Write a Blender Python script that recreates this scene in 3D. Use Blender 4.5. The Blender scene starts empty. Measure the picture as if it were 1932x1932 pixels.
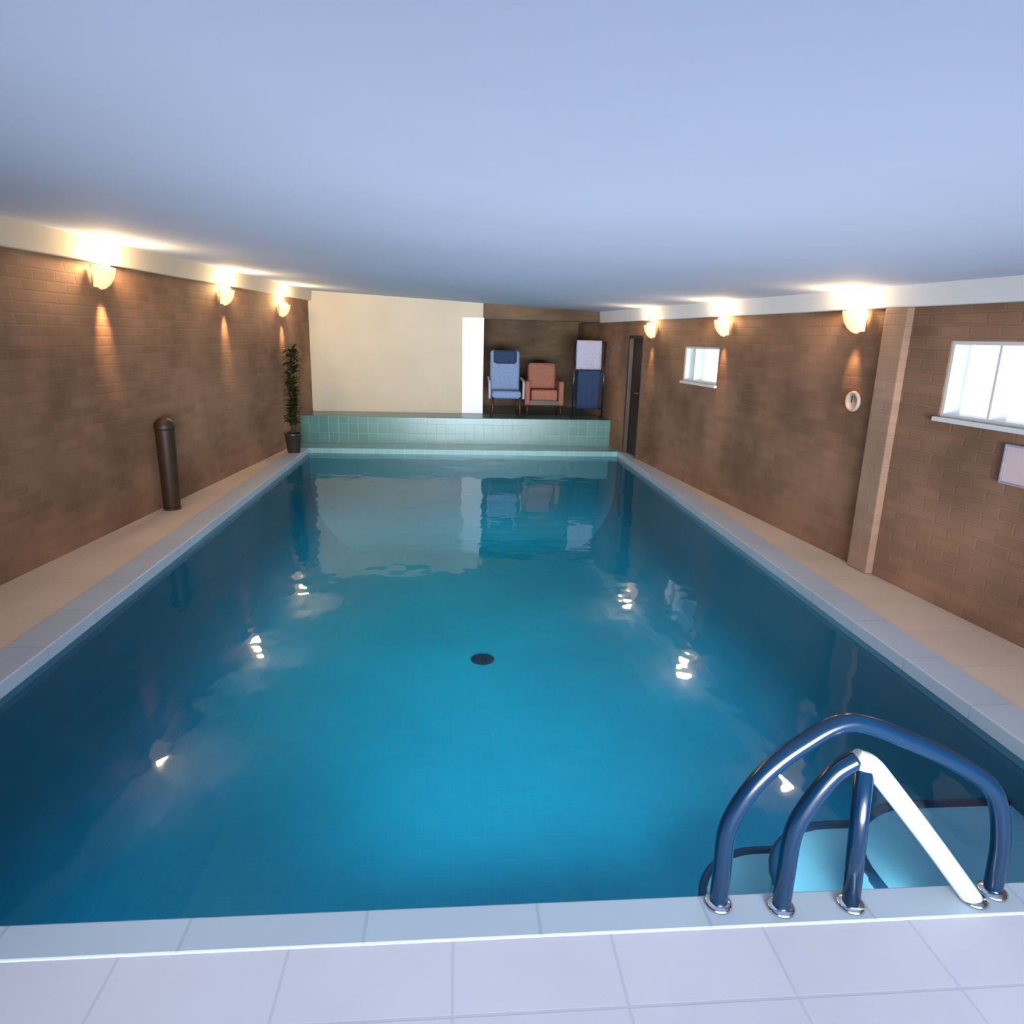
import bpy, bmesh, math, random
from mathutils import Vector, Matrix
random.seed(7)
PI = math.pi
scene = bpy.context.scene
COL = scene.collection

# ------------------------------------------------------------------ helpers
def tag(o, label=None, cat=None, group=None, kind=None):
    if label: o['label'] = label
    if cat: o['category'] = cat
    if group: o['group'] = group
    if kind: o['kind'] = kind
    return o

def thing(name, label, cat, loc=(0, 0, 0), rz=0.0, group=None):
    o = bpy.data.objects.new(name, None)
    o.empty_display_size = 0.1
    COL.objects.link(o)
    o.location = loc
    o.rotation_euler = (0, 0, rz)
    return tag(o, label, cat, group)

def obj(name, bm, mat, parent=None, smooth=False, bevel=0.0, seg=2, subsurf=0):
    me = bpy.data.meshes.new(name)
    bmesh.ops.recalc_face_normals(bm, faces=bm.faces)
    bm.to_mesh(me); bm.free()
    me.materials.append(mat)
    o = bpy.data.objects.new(name, me)
    COL.objects.link(o)
    if parent: o.parent = parent
    if smooth:
        for p in me.polygons: p.use_smooth = True
    if bevel:
        m = o.modifiers.new('bevel', 'BEVEL'); m.width = bevel; m.segments = seg
        m.limit_method = 'ANGLE'
    if subsurf:
        m = o.modifiers.new('sub', 'SUBSURF'); m.levels = subsurf; m.render_levels = subsurf
    return o

def struct(name, bm, mat, **k):
    return tag(obj(name, bm, mat, **k), kind='structure')

def box(bm, x0, x1, y0, y1, z0, z1, rot=None):
    vs = [bm.verts.new(p) for p in [(x0,y0,z0),(x1,y0,z0),(x1,y1,z0),(x0,y1,z0),(x0,y0,z1),(x1,y0,z1),(x1,y1,z1),(x0,y1,z1)]]
    for f in [(0,3,2,1),(4,5,6,7),(0,1,5,4),(1,2,6,5),(2,3,7,6),(3,0,4,7)]:
        bm.faces.new([vs[i] for i in f])
    if rot:
        bmesh.ops.transform(bm, matrix=rot, verts=vs)
    return vs

def hexa(bm, pts):
    """eight points: bottom four, top four (same winding)"""
    vs = [bm.verts.new(p) for p in pts]
    for f in [(0,3,2,1),(4,5,6,7),(0,1,5,4),(1,2,6,5),(2,3,7,6),(3,0,4,7)]:
        bm.faces.new([vs[i] for i in f])
    return vs

def BM(*boxes):
    bm = bmesh.new()
    for b in boxes: box(bm, *b)
    return bm

def lathe(bm, prof, n=32, loc=(0,0,0), half=False):
    rings = []
    m = n + 1 if half else n
    for r, z in prof:
        ring = []
        for i in range(m):
            a = (PI if half else 2*PI) * i / n
            ring.append(bm.verts.new((loc[0] + r*math.cos(a), loc[1] + r*math.sin(a), loc[2] + z)))
        rings.append(ring)
    for a, b in zip(rings, rings[1:]):
        for i in range(n):
            j = (i + 1) % m
            try: bm.faces.new([a[i], a[j], b[j], b[i]])
            except ValueError: pass
    bmesh.ops.remove_doubles(bm, verts=bm.verts, dist=1e-5)
    return bm

def bezier_pts(pts, n=10):
    """Catmull-Rom through the points"""
    P = [Vector(p) for p in pts]
    P = [P[0]*2 - P[1]] + P + [P[-1]*2 - P[-2]]
    out = []
    for i in range(1, len(P) - 2):
        for k in range(n):
            t = k / n
            a, b, c, d = P[i-1], P[i], P[i+1], P[i+2]
            out.append(0.5*((2*b) + (c-a)*t + (2*a-5*b+4*c-d)*t*t + (3*b-a-3*c+d)*t**3))
    out.append(P[-2])
    return out

def tube(bm, pts, r, n=16, caps=True):
    pts = [Vector(p) for p in pts]
    rings = []
    up = Vector((0.13, 1, 0.07)).normalized()
    for i, p in enumerate(pts):
        d = (pts[min(i+1, len(pts)-1)] - pts[max(i-1, 0)]).normalized()
        s = d.cross(up)
        if s.length < 1e-3: s = d.cross(Vector((1, 0, 0)))
        s.normalize(); u = s.cross(d).normalized()
        rr = r[i] if isinstance(r, (list, tuple)) else r
        rings.append([bm.verts.new(p + (s*math.cos(2*PI*k/n) + u*math.sin(2*PI*k/n))*rr) for k in range(n)])
    for a, b in zip(rings, rings[1:]):
        for k in range(n):
            bm.faces.new([a[k], a[(k+1) % n], b[(k+1) % n], b[k]])
    if caps:
        bm.faces.new(rings[0][::-1]); bm.faces.new(rings[-1])
    return bm

# ------------------------------------------------------------------ materials
def mat(name, color, rough=0.5, metal=0.0, noise=0.0, nscale=8.0, bump=0.0, bscale=40.0, emit=None, estr=0.0, spec=0.5):
    m = bpy.data.materials.new(name); m.use_nodes = True
    nt = m.node_tree; N = nt.nodes; b = N['Principled BSDF']
    b.inputs['Roughness'].default_value = rough
    b.inputs['Metallic'].default_value = metal
    b.inputs['Specular IOR Level'].default_value = spec
    tc = N.new('ShaderNodeTexCoord')
    no = N.new('ShaderNodeTexNoise'); no.inputs['Scale'].default_value = nscale; no.inputs['Detail'].default_value = 4
    nt.links.new(tc.outputs['Object'], no.inputs['Vector'])
    r = N.new('ShaderNodeValToRGB')
    r.color_ramp.elements[0].position = 0.3; r.color_ramp.elements[1].position = 0.7
    c = Vector(color)
    r.color_ramp.elements[0].color = (*(c*(1-noise)), 1); r.color_ramp.elements[1].color = (*(c*(1+noise)), 1)
    nt.links.new(no.outputs['Fac'], r.inputs['Fac'])
    nt.links.new(r.outputs['Color'], b.inputs['Base Color'])
    if bump:
        n2 = N.new('ShaderNodeTexNoise'); n2.inputs['Scale'].default_value = bscale
        nt.links.new(tc.outputs['Object'], n2.inputs['Vector'])
        bp = N.new('ShaderNodeBump'); bp.inputs['Strength'].default_value = bump; bp.inputs['Distance'].default_value = 0.01
        nt.links.new(n2.outputs['Fac'], bp.inputs['Height']); nt.links.new(bp.outputs['Normal'], b.inputs['Normal'])
    if emit:
        b.inputs['Emission Color'].default_value = (*emit, 1); b.inputs['Emission Strength'].default_value = estr
    return m

def brick_mat(name, c1, c2, mortar, plane='YZ', bw=0.23, bh=0.075, ms=0.008, rough=0.85, bump=0.6, noise=0.35, offset=0.5, spec=0.3, nscale=1.3):
    m = bpy.data.materials.new(name); m.use_nodes = True
    nt = m.node_tree; N = nt.nodes; L = nt.links.new; b = N['Principled BSDF']
    b.inputs['Roughness'].default_value = rough; b.inputs['Specular IOR Level'].default_value = spec
    tc = N.new('ShaderNodeTexCoord'); sp = N.new('ShaderNodeSeparateXYZ'); cb = N.new('ShaderNodeCombineXYZ')
    L(tc.outputs['Object'], sp.inputs[0])
    L(sp.outputs[plane[0]], cb.inputs['X']); L(sp.outputs[plane[1]], cb.inputs['Y'])
    br = N.new('ShaderNodeTexBrick'); L(cb.outputs[0], br.inputs['Vector'])
    br.offset = offset
    br.inputs['Scale'].default_value = 1.0
    br.inputs['Brick Width'].default_value = bw; br.inputs['Row Height'].default_value = bh
    br.inputs['Mortar Size'].default_value = ms; br.inputs['Mortar Smooth'].default_value = 0.3
    br.inputs['Color1'].default_value = (*c1, 1); br.inputs['Color2'].default_value = (*c2, 1); br.inputs['Mortar'].default_value = (*mortar, 1)
    no = N.new('ShaderNodeTexNoise'); no.inputs['Scale'].default_value = nscale; no.inputs['Detail'].default_value = 5
    L(tc.outputs['Object'], no.inputs['Vector'])
    mr = N.new('ShaderNodeMapRange'); mr.inputs['From Min'].default_value = 0.3; mr.inputs['From Max'].default_value = 0.7
    mr.inputs['To Min'].default_value = 1-noise; mr.inputs['To Max'].default_value = 1+noise
    L(no.outputs['Fac'], mr.inputs['Value'])
    mx = N.new('ShaderNodeMix'); mx.data_type = 'RGBA'; mx.blend_type = 'MULTIPLY'; mx.inputs['Factor'].default_value = 1
    L(br.outputs['Color'], mx.inputs[6]); L(mr.outputs[0], mx.inputs[7])
    L(mx.outputs[2], b.inputs['Base Color'])
    if bump:
        iv = N.new('ShaderNodeMath'); iv.operation = 'SUBTRACT'; iv.inputs[0].default_value = 1.0
        L(br.outputs['Fac'], iv.inputs[1])
        n2 = N.new('ShaderNodeTexNoise'); n2.inputs['Scale'].default_value = 30
        L(tc.outputs['Object'], n2.inputs['Vector'])
        ad = N.new('ShaderNodeMath'); ad.operation = 'MULTIPLY_ADD'; ad.inputs[1].default_value = 0.35
        L(n2.outputs['Fac'], ad.inputs[0]); L(iv.outputs[0], ad.inputs[2])
        bp = N.new('ShaderNodeBump'); bp.inputs['Strength'].default_value = bump; bp.inputs['Distance'].default_value = 0.008
        L(ad.outputs[0], bp.inputs['Height']); L(bp.outputs['Normal'], b.inputs['Normal'])
    return m

BR1, BR2, BRM = (0.295, 0.158, 0.092), (0.235, 0.126, 0.073), (0.255, 0.155, 0.10)
M = {}
M['brick'] = brick_mat('brown brick', BR1, BR2, BRM, 'YZ')
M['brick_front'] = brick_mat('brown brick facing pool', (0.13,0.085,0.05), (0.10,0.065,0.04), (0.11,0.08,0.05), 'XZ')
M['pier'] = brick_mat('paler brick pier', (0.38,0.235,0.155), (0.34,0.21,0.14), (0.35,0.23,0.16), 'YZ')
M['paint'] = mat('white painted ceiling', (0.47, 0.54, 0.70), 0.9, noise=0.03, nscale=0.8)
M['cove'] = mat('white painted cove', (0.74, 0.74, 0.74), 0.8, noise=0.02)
M['cove_glow'] = mat('warm-glow cove', (0.68, 0.58, 0.44), 0.8, noise=0.03)  # wall lights' warm glow put into the left cove's colour
M['cream'] = mat('cream plaster', (0.50, 0.435, 0.335), 0.85, noise=0.05, nscale=2.0, bump=0.05)
M['white'] = mat('white gloss paint', (0.72, 0.72, 0.72), 0.4)
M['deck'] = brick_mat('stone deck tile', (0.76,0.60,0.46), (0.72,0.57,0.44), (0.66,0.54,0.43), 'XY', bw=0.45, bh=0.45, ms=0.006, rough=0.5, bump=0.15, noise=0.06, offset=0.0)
M['deck_near'] = brick_mat('cool-lit deck tile', (0.70,0.70,0.77), (0.67,0.67,0.74), (0.60,0.60,0.67), 'XY', bw=0.45, bh=0.45, ms=0.005, rough=0.5, bump=0.1, noise=0.06, offset=0.0)  # same stone tile, with the bluish light near the glazing put into its colour
M['coping'] = brick_mat('pale coping', (0.50,0.60,0.68), (0.47,0.57,0.66), (0.41,0.5,0.57), 'XY', bw=0.5, bh=5.0, ms=0.006, rough=0.4, bump=0.1, noise=0.05)
M['coping_side'] = brick_mat('pale coping along length', (0.52,0.58,0.64), (0.49,0.55,0.62), (0.42,0.48,0.54), 'YX', bw=0.5, bh=9.0, ms=0.006, rough=0.4, bump=0.1, noise=0.05)
M['teal_tile'] = brick_mat('teal glazed tile', (0.09,0.205,0.19), (0.075,0.18,0.17), (0.115,0.215,0.205), 'XZ', bw=0.15, bh=0.15, ms=0.006, rough=0.25, bump=0.15, noise=0.08, offset=0, spec=0.5)
M['teal_floor'] = brick_mat('teal glazed floor tile', (0.22,0.42,0.42), (0.19,0.38,0.38), (0.27,0.43,0.43), 'XY', bw=0.15, bh=0.15, ms=0.006, rough=0.25, bump=0.1, noise=0.08, offset=0, spec=0.5)
M['pool_floor'] = brick_mat('turquoise pool floor mosaic', (0.03,0.62,0.92), (0.03,0.58,0.88), (0.06,0.63,0.9), 'XY', bw=0.1, bh=0.1, ms=0.004, rough=0.4, bump=0.0, noise=0.10, offset=0, nscale=0.6)
M['pool_side'] = brick_mat('deep teal pool side mosaic', (0.012,0.38,0.52), (0.010,0.34,0.50), (0.02,0.40,0.53), 'YZ', bw=0.1, bh=0.1, ms=0.004, rough=0.4, bump=0.0, noise=0.10, offset=0)
M['pool_end'] = brick_mat('deep teal pool end mosaic', (0.012,0.36,0.46), (0.010,0.33,0.44), (0.02,0.38,0.47), 'XZ', bw=0.1, bh=0.1, ms=0.004, rough=0.4, bump=0.0, noise=0.10, offset=0)
def basin_mat():  # floor mosaic blends to darker sides; edge shade put into the colour
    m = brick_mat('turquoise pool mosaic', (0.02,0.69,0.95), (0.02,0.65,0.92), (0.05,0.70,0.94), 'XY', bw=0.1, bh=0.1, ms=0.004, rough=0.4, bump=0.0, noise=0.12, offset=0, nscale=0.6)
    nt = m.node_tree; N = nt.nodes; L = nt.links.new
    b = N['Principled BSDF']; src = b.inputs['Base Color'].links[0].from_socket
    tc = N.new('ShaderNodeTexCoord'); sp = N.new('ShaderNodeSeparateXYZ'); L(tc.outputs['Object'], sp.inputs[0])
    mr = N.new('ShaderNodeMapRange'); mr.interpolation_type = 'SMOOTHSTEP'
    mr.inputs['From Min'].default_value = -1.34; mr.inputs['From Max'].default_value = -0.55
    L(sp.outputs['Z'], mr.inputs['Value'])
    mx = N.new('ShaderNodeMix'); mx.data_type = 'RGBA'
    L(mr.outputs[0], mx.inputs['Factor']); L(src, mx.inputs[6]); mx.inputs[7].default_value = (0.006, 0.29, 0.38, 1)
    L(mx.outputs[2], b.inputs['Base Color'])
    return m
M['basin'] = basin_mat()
M['step'] = brick_mat('pale blue step mosaic', (0.58,0.80,0.92), (0.54,0.77,0.90), (0.6,0.8,0.9), 'XY', bw=0.1, bh=0.1, ms=0.004, rough=0.4, bump=0.0, noise=0.08, offset=0)
M['nosing'] = mat('dark step nosing tile', (0.01, 0.05, 0.12), 0.4, noise=0.1)
M['steel'] = mat('polished stainless steel', (0.72, 0.78, 0.82), 0.16, 1.0, noise=0.03)
M['bright_steel'] = mat('highlight-tinted steel', (0.88, 0.96, 1.0), 0.28, 0.45, noise=0.02)  # bright window reflection on the grab bar put into its pale colour
M['dark_steel'] = mat('dark blue tube', (0.001, 0.016, 0.045), 0.2, 0.0, noise=0.1, spec=0.6)  # handrails' dark reflections put into the colour; towel stand's own dark tone
M['dark_wood'] = mat('dark brown timber', (0.035, 0.014, 0.004), 0.5, noise=0.35, nscale=14)
M['door_wood'] = mat('dark stained door', (0.03, 0.012, 0.004), 0.5, noise=0.3, nscale=10)
M['brass'] = mat('brass', (0.6, 0.42, 0.18), 0.3, 1.0)
M['plaster'] = mat('ceramic lamp bowl', (0.85, 0.72, 0.5), 0.5, emit=(1.0, 0.60, 0.24), estr=0.9)
M['bulb'] = mat('warm lamp diffuser', (1, 0.9, 0.7), 0.4, emit=(1.0, 0.80, 0.50), estr=9.0)
M['leaf'] = mat('dark olive leaf', (0.028, 0.036, 0.006), 0.45, noise=0.5, nscale=12)
M['stem'] = mat('dark bark', (0.035, 0.02, 0.008), 0.8, noise=0.3)
M['pot'] = mat('dark glazed pot', (0.03, 0.022, 0.018), 0.35, noise=0.2)
M['soil'] = mat('potting soil', (0.02, 0.012, 0.008), 0.95, noise=0.4, nscale=60)
M['blue_fabric'] = mat('slate blue fabric', (0.16, 0.23, 0.40), 0.85, noise=0.12, nscale=30, bump=0.1, bscale=200)
M['navy_fabric'] = mat('navy fabric', (0.008, 0.030, 0.085), 0.85, noise=0.15, nscale=30, bump=0.1, bscale=200)
M['rust_fabric'] = mat('rust brown fabric', (0.30, 0.115, 0.075), 0.85, noise=0.12, nscale=30, bump=0.1, bscale=200)
M['lilac_towel'] = mat('lilac towel', (0.36, 0.35, 0.46), 0.95, noise=0.1, nscale=40, bump=0.3, bscale=260)
M['notice'] = mat('pale pink notice', (0.72, 0.55, 0.54), 0.6, noise=0.04)
M['cork'] = mat('pale dial face', (0.55, 0.42, 0.33), 0.5)
M['grate'] = mat('dark drain grate', (0.01, 0.03, 0.05), 0.5)
M['concrete'] = mat('outside paving', (0.55, 0.58, 0.6), 0.9, noise=0.1)

def glass_pane_mat():
    m = bpy.data.materials.new('window glass'); m.use_nodes = True
    nt = m.node_tree; N = nt.nodes; L = nt.links.new
    N.remove(N['Principled BSDF'])
    out = N['Material Output']
    t = N.new('ShaderNodeBsdfTransparent'); t.inputs['Color'].default_value = (0.95, 0.98, 0.98, 1)
    g = N.new('ShaderNodeBsdfGlossy'); g.inputs['Roughness'].default_value = 0.02
    f = N.new('ShaderNodeFresnel'); f.inputs['IOR'].default_value = 1.08
    mx = N.new('ShaderNodeMixShader')
    L(f.outputs[0], mx.inputs[0]); L(t.outputs[0], mx.inputs[1]); L(g.outputs[0], mx.inputs[2]); L(mx.outputs[0], out.inputs['Surface'])
    return m
M['glass'] = glass_pane_mat()

def water_mat():
    m = bpy.data.materials.new('clear pool water'); m.use_nodes = True
    nt = m.node_tree; N = nt.nodes; L = nt.links.new
    N.remove(N['Principled BSDF'])
    out = N['Material Output']
    tc = N.new('ShaderNodeTexCoord')
    mp = N.new('ShaderNodeMapping'); mp.inputs['Scale'].default_value = (1.0, 0.8, 1.0)
    L(tc.outputs['Object'], mp.inputs['Vector'])
    n1 = N.new('ShaderNodeTexNoise'); n1.inputs['Scale'].default_value = 3.2; n1.inputs['Detail'].default_value = 2.0
    L(mp.outputs[0], n1.inputs['Vector'])
    bp = N.new('ShaderNodeBump'); bp.inputs['Strength'].default_value = 0.22; bp.inputs['Distance'].default_value = 0.03
    L(n1.outputs['Fac'], bp.inputs['Height'])
    t = N.new('ShaderNodeBsdfTransparent'); t.inputs['Color'].default_value = (0.64, 0.94, 0.975, 1)
    g = N.new('ShaderNodeBsdfGlossy'); g.inputs['Roughness'].default_value = 0.03
    L(bp.outputs[0], g.inputs['Normal'])
    f = N.new('ShaderNodeFresnel'); f.inputs['IOR'].default_value = 1.33
    L(bp.outputs[0], f.inputs['Normal'])
    mx = N.new('ShaderNodeMixShader')
    L(f.outputs[0], mx.inputs[0]); L(t.outputs[0], mx.inputs[1]); L(g.outputs[0], mx.inputs[2]); L(mx.outputs[0], out.inputs['Surface'])
    return m
M['water'] = water_mat()

# ------------------------------------------------------------------ room numbers (metres; y runs down the length of the pool)
def XL(y): return -3.35 + 0.09*y          # left wall face
def XR(y): return 3.60 - 0.105*y          # right wall face
def ZC(x): return 2.19 - 0.042*x          # underside of the gently sloping ceiling
YB, YF, YA = -1.3, 11.45, 12.9            # back wall, far wall, alcove back
PX0, PX1, PY0, PY1 = -2.14, 2.46, 1.69, 10.15   # pool opening
WZ = -0.07
ZBL, ZBR = 2.13, 1.92                     # top of the brickwork, left and right
LEDGE_Y, LEDGE_Z = 10.78, 0.41

# ---- deck
bm = bmesh.new()
box(bm, -3.9, 4.2, YB-0.3, PY0-0.12, -0.12, 0)
struct('floor_near', bm, M['deck_near'])
bm = bmesh.new()
box(bm, -3.9, PX0-0.22, PY0-0.12, PY1, -0.12, 0)
box(bm, PX1+0.22, 4.2, PY0-0.12, PY1, -0.12, 0)
struct('floor', bm, M['deck'])
struct('floor_far', BM((-3.2, 3.4, PY1+0.10, LEDGE_Y+0.3, -0.12, 0.0)), M['teal_floor'])
# coping stones round the pool
struct('trim_1', BM((PX0-0.22, PX1+0.22, PY0-0.12, PY0, -0.12, 0.005)), M['coping'], bevel=0.006)
struct('trim_2', BM((PX0-0.22, PX0, PY0, PY1, -0.12, 0.005)), M['coping_side'], bevel=0.006)
struct('trim_3', BM((PX1, PX1+0.22, PY0, PY1, -0.12, 0.005)), M['coping_side'], bevel=0.006)
struct('trim_4', BM((PX0-0.22, PX1+0.22, PY1, PY1+0.10, -0.12, 0.005)), M['teal_floor'], bevel=0.006)

# ---- pool basin
ZD = -1.35
bm = bmesh.new()
prof = [(0, -.11), (0, -.25), (0, -.5)] + [(.85*(1-math.cos(k*PI/20)), -.5 - (-ZD-.5)*math.sin(k*PI/20)) for k in range(1, 11)]
rings = []
for ins, z in prof:
    x0, x1, y0, y1 = PX0+ins, PX1-ins, PY0+ins, PY1-ins
    rings.append([bm.verts.new(p) for p in [(x0,y0,z),(x1,y0,z),(x1,y1,z),(x0,y1,z)]])
for a, b in zip(rings, rings[1:]):
    for k in range(4): bm.faces.new([a[k], a[(k+1) % 4], b[(k+1) % 4], b[k]])
bm.faces.new(rings[-1])
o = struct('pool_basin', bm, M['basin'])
for p in o.data.polygons: p.use_smooth = False
bm = bmesh.new()
vs = [bm.verts.new(p) for p in [(PX0,PY0,WZ),(PX1,PY0,WZ),(PX1,PY1,WZ),(PX0,PY1,WZ)]]
bm.faces.new(vs)
tag(obj('pool_water', bm, M['water']), 'still turquoise water filling the long indoor pool', 'water', kind='stuff')

# ---- walls with openings: pieces along y between the two slanted faces
def side_wall(name, X, sgn, y0, y1, ztop, z_open, material, t=0.12):
    """z_open: list of (ya, yb, za, zb) holes"""
    bm = bmesh.new()
    def piece(a, b, z0, z1):
        xa, xb = X(a), X(b)
        hexa(bm, [(xa,a,z0),(xb,b,z0),(xb+sgn*t,b,z0),(xa+sgn*t,a,z0),(xa,a,z1),(xb,b,z1),(xb+sgn*t,b,z1),(xa+sgn*t,a,z1)])
    cuts = sorted(z_open)
    y = y0
    for (a, b, za, zb) in cuts:
        piece(y, a, 0, ztop)
        if za > 0: piece(a, b, 0, za)
        piece(a, b, zb, ztop)
        y = b
    piece(y, y1, 0, ztop)
    return struct(name, bm, material)

WIN = [(3.20, 4.26, 1.22, 1.70), (7.36, 8.22, 1.20, 1.60)]
DOOR = (9.56, 10.12, 0.0, 1.72)
side_wall('wall_left', XL, -1, YB-0.3, YF+0.2, ZBL, [], M['brick'])
side_wall('wall_right', XR, 1, YB-0.3, YA+0.2, ZBR, WIN + [DOOR], M['brick'])

# white coves above the brickwork, standing a little proud of it
def cove(name, X, sgn, zb, y1, material):
    bm = bmesh.new()
    a, b, p = YB-0.3, y1, 0.05
    xa, xb = X(a), X(b)
    hexa(bm, [(xa-sgn*p,a,zb),(xb-sgn*p,b,zb),(xb+sgn*.22,b,zb),(xa+sgn*.22,a,zb),
              (xa-sgn*(p+.02),a,ZC(xa)+.03),(xb-sgn*(p+.02),b,ZC(xb)+.03),(xb+sgn*.22,b,ZC(xb)+.03),(xa+sgn*.22,a,ZC(xa)+.03)])
    return struct(name, bm, material, bevel=0.01)
cove('trim_5', XL, -1, ZBL, YF+.2, M['cove_glow'])
cove('trim_6', XR, 1, ZBR, YF+.05, M['cove'])

# ceiling slab
bm = bmesh.new()
hexa(bm, [(-4,YB-.3,ZC(-4)),(4.3,YB-.3,ZC(4.3)),(4.3,YA+.3,ZC(4.3)),(-4,YA+.3,ZC(-4)),
          (-4,YB-.3,ZC(-4)+.15),(4.3,YB-.3,ZC(4.3)+.15),(4.3,YA+.3,ZC(4.3)+.15),(-4,YA+.3,ZC(-4)+.15)])
struct('ceiling', bm, M['paint'])

# far wall (cream) with the alcove to its right
XAL = 0.44
bm = bmesh.new()
hexa(bm, [(-2.7,YF,0),(XAL,YF,0),(XAL,YF+.2,0),(-2.7,YF+.2,0),(-2.7,YF,ZC(-2.7)),(XAL,YF,ZC(XAL)),(XAL,YF+.2,ZC(XAL)),(-2.7,YF+.2,ZC(-2.7))])
struct('wall_far', bm, M['cream'])
struct('trim_7', BM((XAL-0.34, XAL+0.012, YF-0.035, YF+0.21, LEDGE_Z, 1.95)), M['white'], bevel=0.008)     # white strip added for the bright glow at the alcove edge
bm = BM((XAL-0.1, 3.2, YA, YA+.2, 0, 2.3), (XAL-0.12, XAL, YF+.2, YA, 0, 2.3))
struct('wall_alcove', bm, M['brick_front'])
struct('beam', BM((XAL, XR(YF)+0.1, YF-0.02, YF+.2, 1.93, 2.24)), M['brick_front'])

# back wall behind the camera with a wide glazed opening
bm = bmesh.new()
OX0, OX1, OZ = -1.6, 3.3, 1.98
for b in [(-4, OX0, YB-.2, YB, 0, 2.5), (OX1, 4.2, YB-.2, YB, 0, 2.5), (OX0, OX1, YB-.2, YB, OZ, 2.5)]: box(bm, *b)
struct('wall_back', bm, M['brick_front'])
w3 = thing('window_3', None, None); w3['kind'] = 'structure'
bm = bmesh.new(); n = 4; w = (OX1-OX0)/n
for i in range(n):
    a, b = OX0+i*w, OX0+(i+1)*w
    for q in [(a, a+.05, YB-.14, YB-.08, 0, OZ), (b-.05, b, YB-.14, YB-.08, 0, OZ), (a, b, YB-.14, YB-.08, 0, .07), (a, b, YB-.14, YB-.08, OZ-.07, OZ)]: box(bm, *q)
tag(obj('window_frame', bm, M['white'], w3), kind='structure')
bm = bmesh.new()
vs = [bm.verts.new(p) for p in [(OX0,YB-.11,0),(OX1,YB-.11,0),(OX1,YB-.11,OZ),(OX0,YB-.11,OZ)]]; bm.faces.new(vs)
tag(obj('pane', bm, M['glass'], w3), kind='structure')

# raised tiled ledge across the far end (also the alcove floor)
bm = BM((-2.75, 3.0, LEDGE_Y, YF+.05, -0.05, LEDGE_Z), (XAL-.1, 3.0, YF, YA+.05, -0.05, LEDGE_Z))
struct('raised_ledge', bm, M['teal_tile'], bevel=0.01)

# brick pier on the right wall, window light put into its paler brick colour
def slanted_box(bm, X, sgn, y0, y1, out, inn, z0, z1):
    """a box lying along a slanted wall; out = how far it stands into the room"""
    hexa(bm, [(X(y0)-sgn*out,y0,z0),(X(y1)-sgn*out,y1,z0),(X(y1)+sgn*inn,y1,z0),(X(y0)+sgn*inn,y0,z0),
              (X(y0)-sgn*out,y0,z1),(X(y1)-sgn*out,y1,z1),(X(y1)+sgn*inn,y1,z1),(X(y0)+sgn*inn,y0,z1)])
    return bm
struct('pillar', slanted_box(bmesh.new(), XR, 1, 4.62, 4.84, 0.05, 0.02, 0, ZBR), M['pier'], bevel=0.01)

# ---- windows in the right wall
for i, (a, b, z0, z1) in enumerate(WIN):
    r = thing('window_%d' % (i+1), None, None); r['kind'] = 'structure'
    f = 0.022
    bm = bmesh.new()
    for (ya, yb, za, zb) in [(a, a+f, z0, z1), (b-f, b, z0, z1), (a+f, b-f, z0, z0+f), (a+f, b-f, z1-f, z1), ((a+b)/2+.16, (a+b)/2+.178, z0+f, z1-f)]:
        slanted_box(bm, XR, 1, ya, yb, -0.012, 0.125, za, zb)
    tag(obj('window_frame', bm, M['white'], r), kind='structure')
    bm = bmesh.new()
    vs = [bm.verts.new(p) for p in [(XR(a)+.04,a,z0),(XR(b)+.04,b,z0),(XR(b)+.04,b,z1),(XR(a)+.04,a,z1)]]; bm.faces.new(vs)
    tag(obj('pane', bm, M['glass'], r), kind='structure')
    tag(obj('window_sill', slanted_box(bmesh.new(), XR, 1, a-.02, b+.02, 0.03, 0.05, z0-.03, z0), M['white'], r, bevel=.005), kind='structure')

# ---- dark timber door in the right wall
d = thing('door_1', None, None); d['kind'] = 'structure'
a, b, _, z1 = DOOR
bm = slanted_box(bmesh.new(), XR, 1, a+.04, b-.04, -0.04, 0.09, 0.01, z1-.04)
tag(obj('door_leaf', bm, M['door_wood'], d, bevel=.004), kind='structure')
bm = bmesh.new()
slanted_box(bm, XR, 1, a, a+.04, .015, .10, 0, z1); slanted_box(bm, XR, 1, b-.04, b, .015, .10, 0, z1); slanted_box(bm, XR, 1, a+.04, b-.04, .015, .10, z1-.04, z1)
tag(obj('door_frame', bm, M['dark_wood'], d), kind='structure')
bm = bmesh.new(); xh = XR(a+.1)
tube(bm, [(xh+.05,a+.1,.92),(xh-.0,a+.1,.92),(xh-.01,a+.12,.92),(xh-.02,a+.2,.92)], .009)
tag(obj('door_handle', bm, M['brass'], d), kind='structure')

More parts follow.
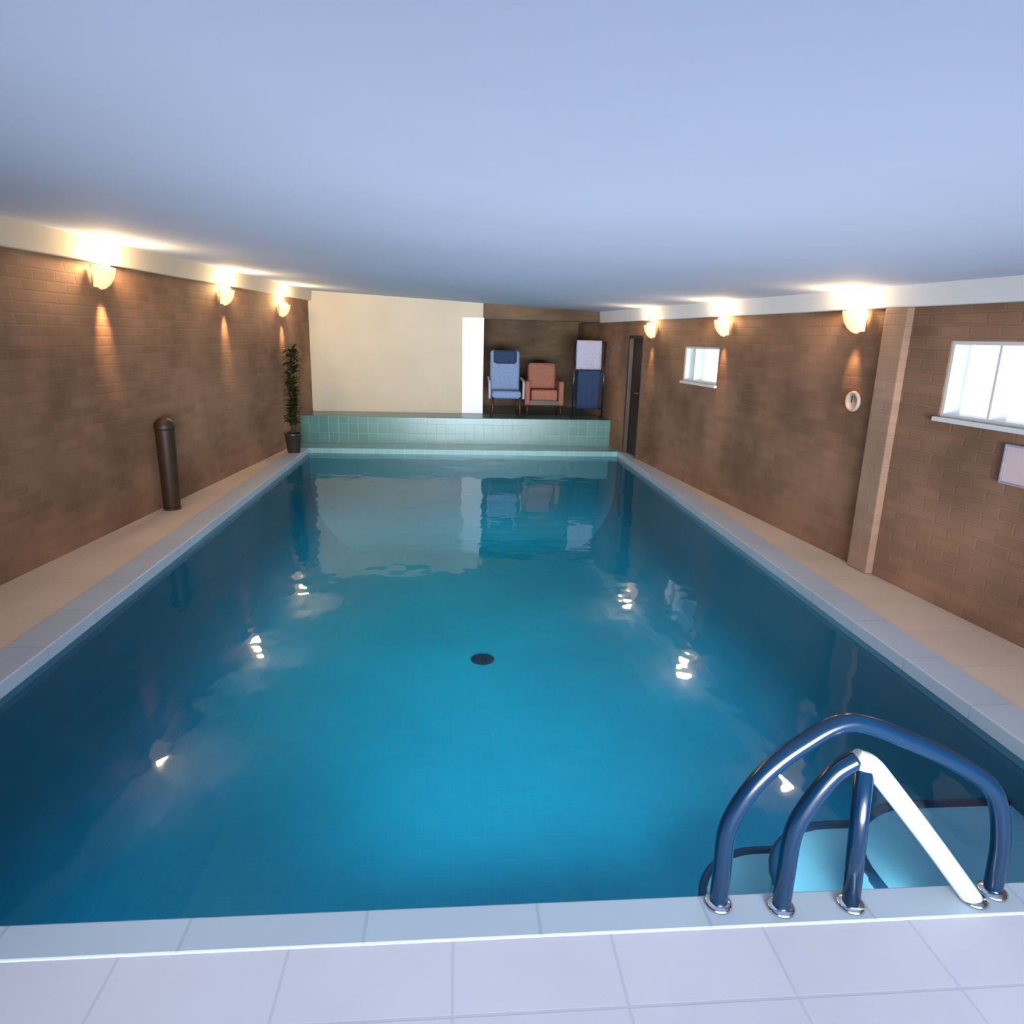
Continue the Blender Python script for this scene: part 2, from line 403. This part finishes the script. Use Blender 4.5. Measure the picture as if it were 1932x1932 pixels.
# ------------------------------------------------------------------ wall lights
def wall_light(x, y, z, rz, label, energy, group):
    r = thing('wall_light', label, 'lamp', (x, y, z), rz, group)
    # local +y points into the room, wall face at y = 0
    obj('back_plate', BM((-.075, .075, 0.0, .018, -.10, .07)), M['plaster'], r, bevel=.006)
    bm = bmesh.new()
    lathe(bm, [(.006,-.115),(.035,-.105),(.07,-.075),(.098,-.03),(.112,.02),(.115,.05),(.105,.05),(.10,.02),(.085,-.025),(.06,-.065),(.0,-.09)], 24, (0, .018, 0), half=True)
    obj('bowl', bm, M['plaster'], r, smooth=True)
    bm = bmesh.new()
    lathe(bm, [(.0,.085),(.02,.08),(.036,.062),(.042,.04),(.036,.018),(.02,.0),(.0,-.004)], 20, (0, .066, 0))
    obj('bulb', bm, M['bulb'], r, smooth=True)
    ld = bpy.data.lights.new('wall_light_glow', 'POINT'); ld.energy = energy; ld.color = (1.0, 0.66, 0.32); ld.shadow_soft_size = .05
    lo = bpy.data.objects.new('wall_light_glow', ld); COL.objects.link(lo); lo.parent = r; lo.location = (0, .10, .12)
    sd = bpy.data.lights.new('wall_light_spill', 'SPOT'); sd.energy = energy*0.7; sd.color = (1.0, 0.60, 0.28); sd.spot_size = 0.75; sd.spot_blend = 0.9; sd.shadow_soft_size = .03
    so = bpy.data.objects.new('wall_light_spill', sd); COL.objects.link(so); so.parent = r; so.location = (0, .10, -.13); so.rotation_euler = (-.35, 0, 0)
    return r
GL, GR = 'uplights along the left brick wall', 'uplights along the right brick wall'
aL, aR = math.atan2(0.09, 1), math.atan2(0.105, 1)
wall_light(XL(5.92)+.002, 5.92, 2.05, -PI/2-aL, 'glowing warm bowl wall light on left brick wall, nearest the camera', 62, GL)
wall_light(XL(8.24)+.002, 8.24, 2.03, -PI/2-aL, 'glowing warm bowl wall light on left brick wall, middle of three', 42, GL)
wall_light(XL(10.15)+.002, 10.15, 1.96, -PI/2-aL, 'glowing warm bowl wall light on left wall, behind the tall dark plant', 34, GL)
wall_light(XR(5.16)-.002, 5.16, 1.86, PI/2+aR, 'glowing warm bowl wall light on right wall beside the pale brick pier', 24, GR)
wall_light(XR(7.25)-.002, 7.25, 1.83, PI/2+aR, 'glowing warm bowl wall light on right wall above the small far window', 20, GR)
wall_light(XR(9.25)-.002, 9.25, 1.80, PI/2+aR, 'glowing warm bowl wall light on right wall beside the dark timber door', 20, GR)

# ------------------------------------------------------------------ small things on the walls
r = thing('wall_notice', 'pale pink notice board on right brick wall below the large window', 'sign', (XR(3.50)-.001, 3.50, .905), PI/2+aR)
obj('board', BM((-.22, .20, .0, .018, 0, .21)), M['notice'], r, bevel=.004)
bm = bmesh.new()
for q in [(-.23,-.22,0,.024,-.01,.22),(.20,.21,0,.024,-.01,.22),(-.22,.20,0,.024,-.01,0),(-.22,.20,0,.024,.21,.22)]: box(bm, *q)
obj('board_frame', bm, M['lilac_towel'], r)
r = thing('wall_thermometer', 'small round pale dial on right brick wall under a wall light', 'thermometer', (XR(5.09)-.001, 5.09, 1.24), PI/2+aR)
bm = bmesh.new(); lathe(bm, [(0,0),(.075,0),(.08,.012),(.075,.028),(.06,.03),(.058,.022),(0,.022)], 28)
o = obj('casing', bm, M['cork'], r, smooth=True); o.rotation_euler = (-PI/2, 0, 0)
bm = bmesh.new(); box(bm, -.004, .004, .0235, .026, -.01, .045); obj('needle', bm, M['dark_wood'], r)

# ------------------------------------------------------------------ slim bin against the left wall
r = thing('waste_bin', 'slim dark brown upright bin standing against the left brick wall', 'bin', (XL(6.5)+.105, 6.5, 0))
bm = bmesh.new(); lathe(bm, [(0,.02),(.07,.02),(.074,.03),(.084,.74),(.086,.76),(.078,.76),(.076,.745),(0,.70)], 28)
obj('body', bm, M['dark_wood'], r, smooth=True)
bm = bmesh.new(); lathe(bm, [(.090,.762),(.092,.78),(.082,.82),(.05,.852),(0,.862),],28); obj('lid', bm, M['dark_wood'], r, smooth=True)
bm = bmesh.new(); lathe(bm, [(0,0),(.078,0),(.08,.02),(.072,.022),(0,.022)], 28); obj('foot_ring', bm, M['pot'], r)

# ------------------------------------------------------------------ tall plant at the far left corner
px, py = -2.265, 9.75
r = thing('potted_plant', 'tall dark leafy plant in a dark pot against the left wall', 'plant', (px, py, 0))
bm = bmesh.new(); lathe(bm, [(0,0),(.08,0),(.085,.01),(.11,.24),(.118,.25),(.118,.28),(.105,.28),(.10,.25),(0,.24)], 28); obj('pot', bm, M['pot'], r, smooth=True)
bm = bmesh.new(); lathe(bm, [(0,.262),(.0995,.262),(.0995,.252)], 24); obj('soil', bm, M['soil'], r)
bm = bmesh.new()
tube(bm, bezier_pts([(0,0,.25),(-.01,.01,.6),(.02,0,.95),(.04,.0,1.3)], 6), .018, 8)
tube(bm, bezier_pts([(.03,.02,.25),(.04,.03,.6),(.03,.02,1.05)], 6), .012, 8)
obj('stem', bm, M['stem'], r, smooth=True)
bm = bmesh.new()
rnd = random.Random(3)
for k in range(420):
    h = .38 + 1.05*rnd.random()
    a = rnd.random()*2*PI
    ln = (.12 + .08*rnd.random()) * (1.0 if h < 1.15 else 1.25)
    lift = rnd.uniform(.1, .9) if h < 1.2 else rnd.uniform(-.2, 1.0)
    cx = .03*(h-.3)
    if math.cos(a) < 0: ln = min(ln, .15)
    base = Vector((cx, 0, h)); dr = Vector((math.cos(a)*math.cos(lift), math.sin(a)*math.cos(lift), math.sin(lift)))
    sd = dr.cross(Vector((0,0,1))); sd = sd.normalized() if sd.length > .01 else Vector((1,0,0))
    wd = .02 + .008*rnd.random()
    p = [base, base+dr*ln*.35+sd*wd, base+dr*ln*.75+sd*wd*.7-Vector((0,0,.02)), base+dr*ln-Vector((0,0,.05)), base+dr*ln*.75-sd*wd*.7-Vector((0,0,.02)), base+dr*ln*.35-sd*wd]
    vs = [bm.verts.new(q) for q in p]
    bm.faces.new([vs[0],vs[1],vs[5]]); bm.faces.new([vs[1],vs[2],vs[4],vs[5]]); bm.faces.new([vs[2],vs[3],vs[4]])
obj('foliage', bm, M['leaf'], r)

# ------------------------------------------------------------------ furniture in the alcove, on the ledge
def cushion(bm, x0, x1, y0, y1, z0, z1):
    box(bm, x0, x1, y0, y1, z0, z1)
T = Matrix
r = thing('lounge_chair', 'high-backed slate blue lounge chair with navy headrest on the raised ledge', 'chair', (0.80, 11.10, LEDGE_Z))
obj('seat', BM((-.235,.235,-.24,.22,.30,.42)), M['blue_fabric'], r, bevel=.04, seg=4)
bm = bmesh.new(); box(bm, -.24,.24,-.05,.07,0,.66, T.Translation((0,.20,.38)) @ T.Rotation(-.16,4,'X')); obj('backrest', bm, M['blue_fabric'], r, bevel=.045, seg=4)
bm = bmesh.new(); box(bm, -.19,.19,-.07,.05,0,.22, T.Translation((0,.245,.82)) @ T.Rotation(-.16,4,'X')); obj('headrest', bm, M['navy_fabric'], r, bevel=.05, seg=4)
for s in (-1, 1):
    bm = bmesh.new(); tube(bm, bezier_pts([(s*.265,-.24,.30),(s*.27,-.22,.54),(s*.27,-.05,.58),(s*.265,.24,.60)], 6), .02, 10); obj('armrest', bm, M['lilac_towel'], r, smooth=True)
    bm = bmesh.new(); tube(bm, [(s*.21,-.21,.33),(s*.225,-.235,0)], [.022,.016], 10); obj('leg', bm, M['dark_wood'], r, smooth=True)
    bm = bmesh.new(); tube(bm, [(s*.21,.19,.33),(s*.225,.23,0)], [.022,.016], 10); obj('leg', bm, M['dark_wood'], r, smooth=True)

r = thing('armchair', 'small rust brown armchair between blue chair and towel stand', 'chair', (1.46, 11.55, LEDGE_Z))
obj('seat', BM((-.22,.22,-.25,.2,.24,.42)), M['rust_fabric'], r, bevel=.04, seg=4)
bm = bmesh.new(); box(bm, -.24,.24,-.06,.08,0,.48, T.Translation((0,.22,.36)) @ T.Rotation(-.14,4,'X')); obj('backrest', bm, M['rust_fabric'], r, bevel=.06, seg=4)
for s in (-1, 1):
    bm = bmesh.new(); box(bm, s*.28-.045, s*.28+.045, -.25,.27,.16,.56); obj('armrest', bm, M['rust_fabric'], r, bevel=.035, seg=4)
    bm = bmesh.new(); tube(bm, [(s*.27,-.21,.18),(s*.28,-.225,0)], [.022,.016], 10); obj('leg', bm, M['dark_wood'], r, smooth=True)
    bm = bmesh.new(); tube(bm, [(s*.27,.22,.18),(s*.28,.24,0)], [.022,.016], 10); obj('leg', bm, M['dark_wood'], r, smooth=True)
obj('base_frame', BM((-.25,.25,-.23,.24,.16,.25)), M['dark_wood'], r, bevel=.01)

# towel stand with two towels hung on it
tx, ty = 2.12, 10.98
r = thing('towel_stand', 'tall dark towel stand with towels near right wall of alcove', 'towel stand', (tx, ty, LEDGE_Z))
for s in (-1, 1):
    bm = bmesh.new(); tube(bm, [(s*.24,0,.03),(s*.24,0,1.20)], .014, 12); obj('post', bm, M['dark_steel'], r, smooth=True)
    bm = bmesh.new(); tube(bm, bezier_pts([(s*.24,-.16,.014),(s*.24,-.05,.03),(s*.24,.05,.03),(s*.24,.16,.014)], 5), .014, 12); obj('foot', bm, M['dark_steel'], r, smooth=True)
for z in (1.20, .74, .16):
    bm = bmesh.new(); tube(bm, [(-.24,0,z),(.24,0,z)], .011, 12); obj('rail', bm, M['dark_steel'], r, smooth=True)
def towel(name, label, x, y, z, w, front, back, material):
    bm = bmesh.new(); nx, prof = 14, []
    R_ = .02
    for k in range(9): prof.append((-R_, -front + k*front/8.0))
    for k in range(1, 8): a = PI - k*PI/8; prof.append((R_*math.cos(a), R_*math.sin(a)))
    for k in range(9): prof.append((R_, -k*back/8.0))
    grid = []
    for i in range(nx+1):
        u = i/nx - .5
        wob = .008*math.sin(i*1.7)
        grid.append([bm.verts.new((u*w, p[0] + (wob if p[1] < 0 else 0)*min(1, -p[1]*4)*(1 if p[0] < 0 else -1)*.0 + (wob*min(1,-p[1]*3)*(-1 if p[0] < 0 else 1) if p[1] < 0 else 0) + (-.012*min(1,-p[1]*6) if p[0] < 0 and p[1] < 0 else (.012*min(1,-p[1]*6) if p[1] < 0 else 0)), p[1])) for p in prof])
    for a, b in zip(grid, grid[1:]):
        for j in range(len(prof)-1): bm.faces.new([a[j], b[j], b[j+1], a[j+1]])
    o = obj(name, bm, material, smooth=True)
    m = o.modifiers.new('thick', 'SOLIDIFY'); m.thickness = .008; m.offset = 1
    o.location = (x, y, z)
    return tag(o, label, 'towel')
towel('bath_towel', 'pale lilac towel hanging from the top rail of the towel stand', tx-.02, ty, LEDGE_Z+1.20, .40, .42, .30, M['lilac_towel'])
towel('bath_towel', 'navy towel hanging low on the towel stand', tx, ty, LEDGE_Z+.74, .36, .58, .40, M['navy_fabric'])

# ------------------------------------------------------------------ pool fittings
# submerged corner steps
r = thing('pool_steps', 'pale blue underwater corner steps below the near handrails', 'steps', (PX1-.004, PY0+.004, ZD+.002))
def rounded_step(w, dpt, z0, z1, rad=.4, n=10):
    bm = bmesh.new()
    out = [(0,0),(0,dpt)]
    for k in range(n+1):
        a = PI/2 + k*PI/2/n
        out.append((-w+rad + rad*math.cos(a), dpt-rad + rad*math.sin(a)))
    out.append((-w, 0))
    lo = [bm.verts.new((x,y,z0)) for x, y in out]; hi = [bm.verts.new((x,y,z1)) for x, y in out]
    bm.faces.new(lo[::-1]); bm.faces.new(hi)
    for i in range(len(out)):
        j = (i+1) % len(out); bm.faces.new([lo[i],lo[j],hi[j],hi[i]])
    return bm
def nosing(w, dpt, z, rad=.4, n=10):
    pts = [(0,dpt,z)] + [(-w+rad+rad*math.cos(PI/2+k*PI/2/n), dpt-rad+rad*math.sin(PI/2+k*PI/2/n), z) for k in range(n+1)] + [(-w,.02,z)]
    bm = bmesh.new(); tube(bm, pts, .022, 8); return bm
for w, dp, z0, z1 in [(1.27, 1.25, 0, .40), (1.07, 1.0, .40, .75), (.87, .75, .75, 1.05)]:
    s = obj('step', rounded_step(w, dp, z0, z1), M['step'], r)
    obj('nosing', nosing(w, dp, z1), M['nosing'], s, smooth=True)

# floor drain
r = thing('pool_drain', 'small dark round drain on the pool floor', 'drain', (0.27, 6.0, ZD+.001))
bm = bmesh.new(); lathe(bm, [(0,0),(.11,0),(.115,.008),(.10,.014),(0,.014)], 32); obj('cover', bm, M['grate'], r)
bm = bmesh.new()
for k in range(-4, 5):
    L_ = math.sqrt(.095**2-(k*.02)**2); box(bm, k*.02-.005, k*.02+.005, -L_, L_, .0142, .02)
obj('grate', bm, M['nosing'], r)

# handrails at the near edge
HY = 1.645
r = thing('pool_handrail', 'curved metal pool handrails standing on the near pool edge', 'handrail', (0, 0, 0.005))
bm = bmesh.new()
outer = [(.80,HY+.01,.0),(.80,HY+.01,.12),(.805,HY+.01,.28),(.88,HY+.01,.43),(1.0,HY+.02,.535),(1.14,HY+.03,.595),(1.33,HY+.03,.53),(1.52,HY+.03,.435),(1.625,HY+.02,.35),(1.67,HY+.01,.20),(1.685,HY+.01,.0)]
tube(bm, bezier_pts(outer, 8), .027, 18); obj('rail', bm, M['dark_steel'], r, smooth=True)
bm = bmesh.new()
inner = [(.985,HY-.015,.0),(.985,HY-.015,.12),(.99,HY-.015,.27),(1.035,HY-.015,.38),(1.09,HY-.015,.465),(1.145,HY-.015,.505)]
tube(bm, bezier_pts(inner, 8), .027, 18); obj('rail', bm, M['dark_steel'], r, smooth=True)
bm = bmesh.new()
diag = [(1.145,HY-.015,.506),(1.19,HY-.015,.485),(1.25,HY-.015,.42),(1.42,HY-.015,.22),(1.60,HY-.015,.0)]
tube(bm, bezier_pts(diag, 8), .029, 18); tag(obj('grab_bar', bm, M['bright_steel'], r, smooth=True), 'highlight-tinted steel bar sloping to the deck')
bm = bmesh.new(); tube(bm, [(1.205,HY-.015,.0),(1.175,HY-.015,.475)], .026, 18); obj('post', bm, M['dark_steel'], r, smooth=True)
for x, y in [(.80,HY+.01),(.985,HY-.015),(1.205,HY-.015),(1.60,HY-.015),(1.685,HY+.01)]:
    bm = bmesh.new(); lathe(bm, [(0,0),(.042,0),(.042,.006),(.034,.012),(0,.018)], 24, (x,y,0)); obj('flange', bm, M['steel'], r, smooth=True)

# ------------------------------------------------------------------ outside ground, sky and lamps
struct('ground', BM((-30, 30, -40, 40, -1.62, -1.55)), M['concrete'])
w = bpy.data.worlds.new('sky'); scene.world = w; w.use_nodes = True
nt = w.node_tree; bg = nt.nodes['Background']
bg.inputs['Color'].default_value = (0.80, 0.90, 1.0, 1); bg.inputs['Strength'].default_value = 2.8

def area(name, loc, rot, sx, sy, energy, color, portal=False):
    ld = bpy.data.lights.new(name, 'AREA'); ld.shape = 'RECTANGLE'; ld.size = sx; ld.size_y = sy; ld.energy = energy; ld.color = color
    o = bpy.data.objects.new(name, ld); COL.objects.link(o); o.location = loc; o.rotation_euler = rot
    if portal: ld.cycles.is_portal = True
    return o
area('portal_back', ((OX0+OX1)/2, YB-.02, OZ/2), (PI/2, 0, 0), OX1-OX0, OZ, 1, (1,1,1), True)
for i, (a, b, z0, z1) in enumerate(WIN):
    area('portal_side', (XR((a+b)/2)+.02, (a+b)/2, (z0+z1)/2), (PI/2, 0, PI/2+aR), b-a, z1-z0, 1, (1,1,1), True)
# added area lamp standing in for light from behind, aimed up at the ceiling
area('daylight_fill', (1.2, YB+.15, 1.0), (math.radians(112), 0, math.radians(-6)), 4.2, 1.5, 23, (0.72, 0.84, 1.0))
# unseen lamp added under water at the near wall to brighten the pool floor
pl = area('pool_fill', (0.55, PY0+.06, -.30), (math.radians(89), 0, 0), 2.2, .2, 30, (0.55, 0.88, 1.0)); pl.data.spread = math.radians(72)
b = area('fill_beam', (0.6, YB+.12, .75), (math.radians(95), 0, math.radians(1)), 4.0, 1.2, 140, (0.90, 0.93, 1.0)); b.data.spread = math.radians(54)  # unseen lamp added to brighten the far end of the room

# ------------------------------------------------------------------ camera
cd = bpy.data.cameras.new('camera'); cam = bpy.data.objects.new('camera', cd); COL.objects.link(cam)
R_ = Vector((0.9965, -0.0793, 0.0254)); D_ = Vector((0.0049, -0.2485, -0.9686)); F_ = Vector((0.0831, 0.9654, -0.2472))
F_.normalize(); R_ = (R_ - F_*R_.dot(F_)).normalized(); U_ = R_.cross(F_)
m = Matrix((( R_.x, U_.x, -F_.x, 0), (R_.y, U_.y, -F_.y, 0), (R_.z, U_.z, -F_.z, 1.65), (0,0,0,1)))
cam.matrix_world = m
cd.sensor_width = 36; cd.lens = 36*1290/1932; cd.clip_start = 0.05; cd.clip_end = 200
scene.camera = cam

scene.view_settings.view_transform = 'Standard'; scene.view_settings.look = 'None'; scene.view_settings.exposure = 0.0
c = scene.cycles
c.use_denoising = True
c.max_bounces = 10; c.diffuse_bounces = 5; c.glossy_bounces = 4; c.transparent_max_bounces = 12
c.caustics_reflective = False; c.caustics_refractive = False; c.sample_clamp_indirect = 6.0
